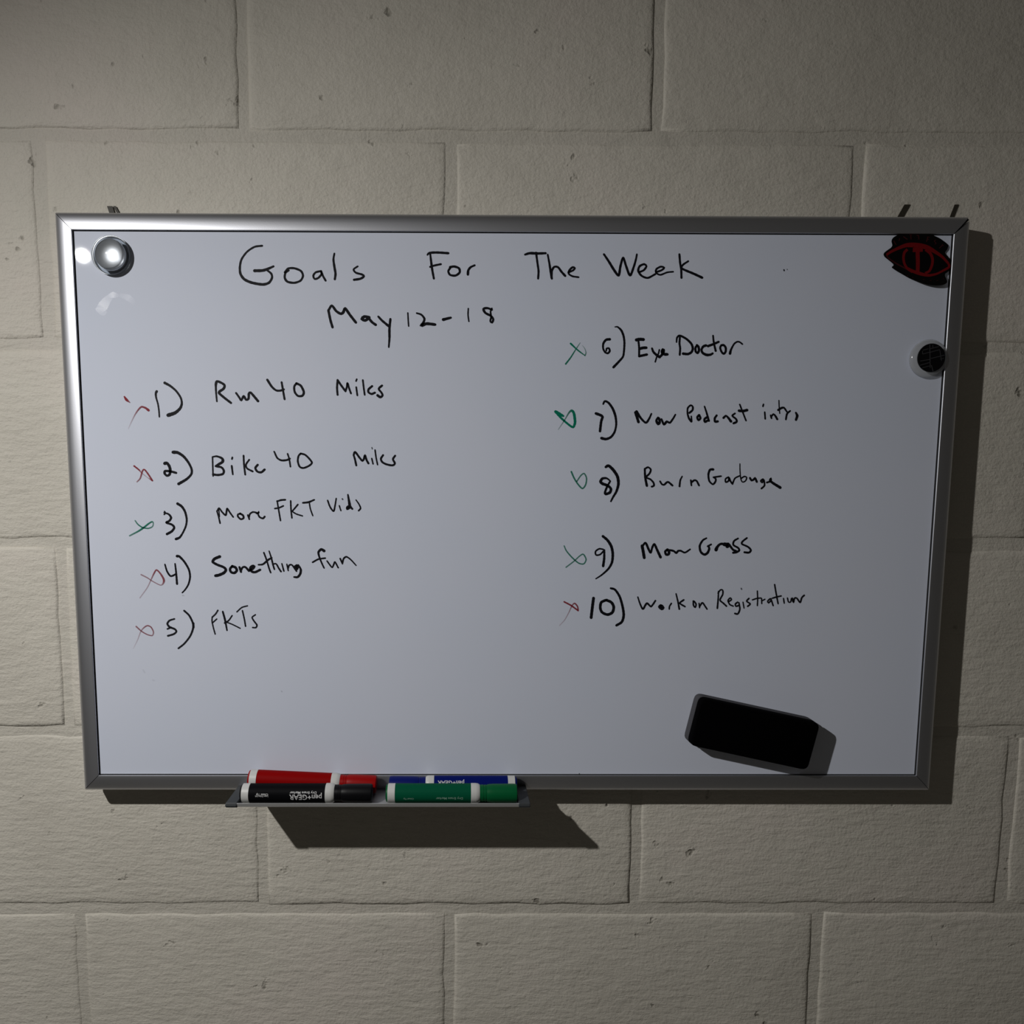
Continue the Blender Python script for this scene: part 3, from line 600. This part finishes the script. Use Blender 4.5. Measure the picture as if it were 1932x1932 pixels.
# ------------------------------------------------------------------ board eraser
EZ = (1270, 1290, 5.682); EH = .0215
def ept(x, y, yy): return at(EZ[0] + x/EZ[2], EZ[1] + y/EZ[2], yy)
yf = YS - EH
fr = [ept(*p, yf) for p in ((318, 165), (1572, 425), (1432, 932), (190, 655))]      # the outer face, from its corners
fr = [np.array([p[0], p[2]]) for p in fr]; ec = sum(fr)/4
ux = (fr[1] - fr[0] + fr[2] - fr[3])/2; uz = (fr[0] - fr[3] + fr[1] - fr[2])/2
elen, ehei = np.linalg.norm(ux), np.linalg.norm(uz); ux = ux/elen; uz = np.array([-ux[1], ux[0]]); elen *= 1.02; ehei *= 1.025
eraser = thing('board_eraser', 'black rectangular whiteboard eraser stuck tilted near the lower right corner of the board', 'eraser', (ec[0], YS, ec[1]))
def erow(h, ins, r=.007):
    w, z = elen/2 - ins, ehei/2 - ins
    return [tuple((ux*p[0] + uz*p[1]).tolist()) + (h,) for p in rounded([(-w, -z), (w, -z), (w, z), (-w, z)], r)]
def ering(h, ins, r=.007): return [(a, -h, b) for a, b, _ in erow(h, ins, r)]
o = obj('felt_pad', *loft([ering(.00005, .0005), ering(.0006, 0), ering(.0105, 0), ering(.011, .0005)]), M_FELT, eraser); shade_auto(o, 40); o['label'] = 'dark grey felt layer against the board'
o = obj('pad_seam', *loft([ering(.011, .0012), ering(.0125, .0012)]), M_BLACK, eraser)
o = obj('eraser_body', *loft([ering(.0125, .0004), ering(.0130, 0), ering(.0185, .0002), ering(EH - .0008, .0004), ering(EH, .0012)]), M_ERASER, eraser); shade_auto(o, 40)

# ------------------------------------------------------------------ marker tray
ZT = ZC - .2956                 # top of the tray floor
tray = thing('marker_tray', 'narrow aluminium marker tray clipped under the bottom rail of the board', 'tray', (-.1355, -.020, ZT - .0015))
tl = Vector(tray.location)
X0, X1 = -.2795, .0080
def P(v): return [(x - tl.x, y - tl.y, z - tl.z) for x, y, z in v]
ch = [(.0150, ZT - .0008), (-.0430, ZT - .0008), (-.0462, ZT + .0008), (-.0462, ZT + .0038), (-.0452, ZT + .0042), (-.0448, ZT + .0037), (-.0446, ZT + .0012), (-.0425, ZT), (.0150, ZT)]
v, f = loft([[(x, y, z) for y, z in ch] for x in (X0, X1)])
o = obj('tray_channel', P(v), f, M_ALU2, tray)
for x0, x1 in ((X0 - .0105, X0 + .0012), (X1 - .0012, X1 + .0105)):
    pr = [(.0012, ZT - .0012), (-.0440, ZT - .0012), (-.0474, ZT + .0008), (-.0474, ZT + .0032), (-.0460, ZT + .0046), (-.0030, ZT + .0046), (.0012, ZT + .0048)]
    if True:
        r1 = [(x0, y, z) for y, z in pr]; r2 = [(x1, y, z) for y, z in pr]
        v, f = loft([r1, r2]); o = obj('end_cap', P(v), f, M_CAPDARK, tray)
        bmm = bmesh.new(); bmm.from_mesh(o.data); bmesh.ops.bevel(bmm, geom=list(bmm.edges), offset=.0006, segments=2, affect='EDGES'); bmm.to_mesh(o.data); bmm.free(); shade_auto(o, 40)
        o['label'] = 'dark grey plastic end cap'

# ------------------------------------------------------------------ dry-erase markers
def text_mesh(name, s, size, m, x0, ang0, r, parent, flip=True, sx=1.):
    """a line of print wrapped round a barrel that lies along x; upside down when flip"""
    cu = bpy.data.curves.new('t', 'FONT'); cu.body = s; cu.size = size; cu.resolution_u = 2; cu.offset = size*.018
    ob = bpy.data.objects.new('t', cu); COL.objects.link(ob)
    dg = bpy.context.evaluated_depsgraph_get(); me = bpy.data.meshes.new_from_object(ob.evaluated_get(dg))
    bpy.data.objects.remove(ob); bpy.data.curves.remove(cu)
    bm = bmesh.new(); bm.from_mesh(me); bmesh.ops.triangulate(bm, faces=bm.faces)
    bmesh.ops.subdivide_edges(bm, edges=[e for e in bm.edges if e.calc_length() > size*.25], cuts=2, use_grid_fill=True)
    for v_ in bm.verts:
        x, y = v_.co.x*sx, v_.co.y
        if flip: x, y = -x, -y
        a = ang0 + y/r                               # angle up from facing -y
        v_.co = Vector((x0 + x, -(r + .00006)*math.cos(a), (r + .00006)*math.sin(a)))
    bm.to_mesh(me); bm.free(); me.name = name; me.materials.clear(); me.materials.append(m)
    o = bpy.data.objects.new(name, me); COL.objects.link(o); o.parent = parent; return o
def marker(color, name_mat, x_end, y, z, label, flip=1, tilt=0., yaw=0., length=.1345, txt=True, cap_color=None):
    """x_end: world x of the plug end; flip=1 points the cap to the right"""
    cm = mat(name_mat + '_sleeve', color, .55, spec=.05); pm = mat(name_mat + '_cap', cap_color or color, .42, spec=.16)
    t = thing('dry_erase_marker', label, 'marker', (x_end, y, z), 'dry-erase markers lying in the tray')
    t.rotation_euler = (0, tilt, yaw)
    L_ = length; r = .0105; s = flip
    def part(nm, pr, m, lab=None):
        o = obj(nm, *lathe_x([(s*a, b) for a, b in pr]), m, t); shade_auto(o, 40)
        if lab: o['label'] = lab
        return o
    part('end_plug', [(0, 0.00030), (0, 0.00728), (.0006, 0.00859), (.0022, 0.00915)], pm)
    part('end_band', [(.0020, 0.00915), (.0024, 0.00971), (.0095, 0.00980), (.0098, 0.00943)], M_WHITEP, 'white end band')
    part('barrel', [(.0096, 0.00933), (.0099, 0.00971), (.087, 0.00971), (.0874, 0.00933)], cm)
    part('collar', [(.0870, 0.00933), (.0874, 0.00999), (.0920, 0.00999), (.0945, 0.00961), (.0962, 0.00859), (.0964, 0.00793)], M_WHITEP, 'white collar')
    part('cap', [(.0960, 0.00803), (.0962, 0.00840), (.1000, 0.00849), (.1002, 0.00821), (.1012, 0.00821), (.1014, 0.00849), (.1024, 0.00849), (.1026, 0.00821), (.1036, 0.00821), (.1038, 0.00859), (.1060, 0.00896), (.1100, 0.00924),
                 (L_ - .004, 0.00943), (L_ - .0006, 0.00915), (L_, 0.00821), (L_, 0.00030)], pm)
    return t
zm = ZT + .0098 + .0002
R = .0105
def ang(deg): return math.radians(deg)
mk = marker((.004, .004, .005), 'black', -.2773, -.0335, zm, 'black dry-erase marker with white lettering in the front left of the tray')
o = text_mesh('brand_print', 'pen+GEAR', .0080, M_TEXT, .0845, ang(12), .0097, mk, sx=.90); o['label'] = 'upside-down white lettering reading pen+GEAR'
text_mesh('small_print', 'Dry Erase Marker', .0034, M_TEXT, .0790, ang(30), .0097, mk, sx=1.1)
text_mesh('small_print', 'Chisel Tip', .0030, M_TEXT, .0300, ang(18), .0097, mk)
text_mesh('small_print', 'Low Odor Ink', .0024, M_TEXT, .0300, ang(7), .0097, mk, sx=.95)
mk = marker((.001, .085, .040), 'green', -.1286, -.0335, zm, 'green dry-erase marker in the front right of the tray', cap_color=(.001, .10, .03))
text_mesh('small_print', 'Dry Erase Marker', .0036, M_TEXTG, .0790, ang(-4), .0097, mk, sx=1.05)
text_mesh('small_print', 'Chisel Tip', .0026, M_TEXTG, .0290, ang(-9), .0097, mk)
mk = marker((.25, .0006, .001), 'red', -.2750, -.0128, zm + .0072, 'red dry-erase marker propped tilted behind the black one', tilt=math.asin(.0066/.1345), yaw=.006, cap_color=(.30, .001, .001))
mk = marker((.002, .008, .13), 'blue', .0076, -.0121, zm, 'blue dry-erase marker lying behind the green one', flip=-1)
text_mesh('brand_print', 'pen+GEAR', .0064, M_TEXT, -.0555, ang(48), .0097, mk, sx=.95)['label'] = 'white lettering mostly hidden behind the green marker'
bpy.context.view_layer.update()
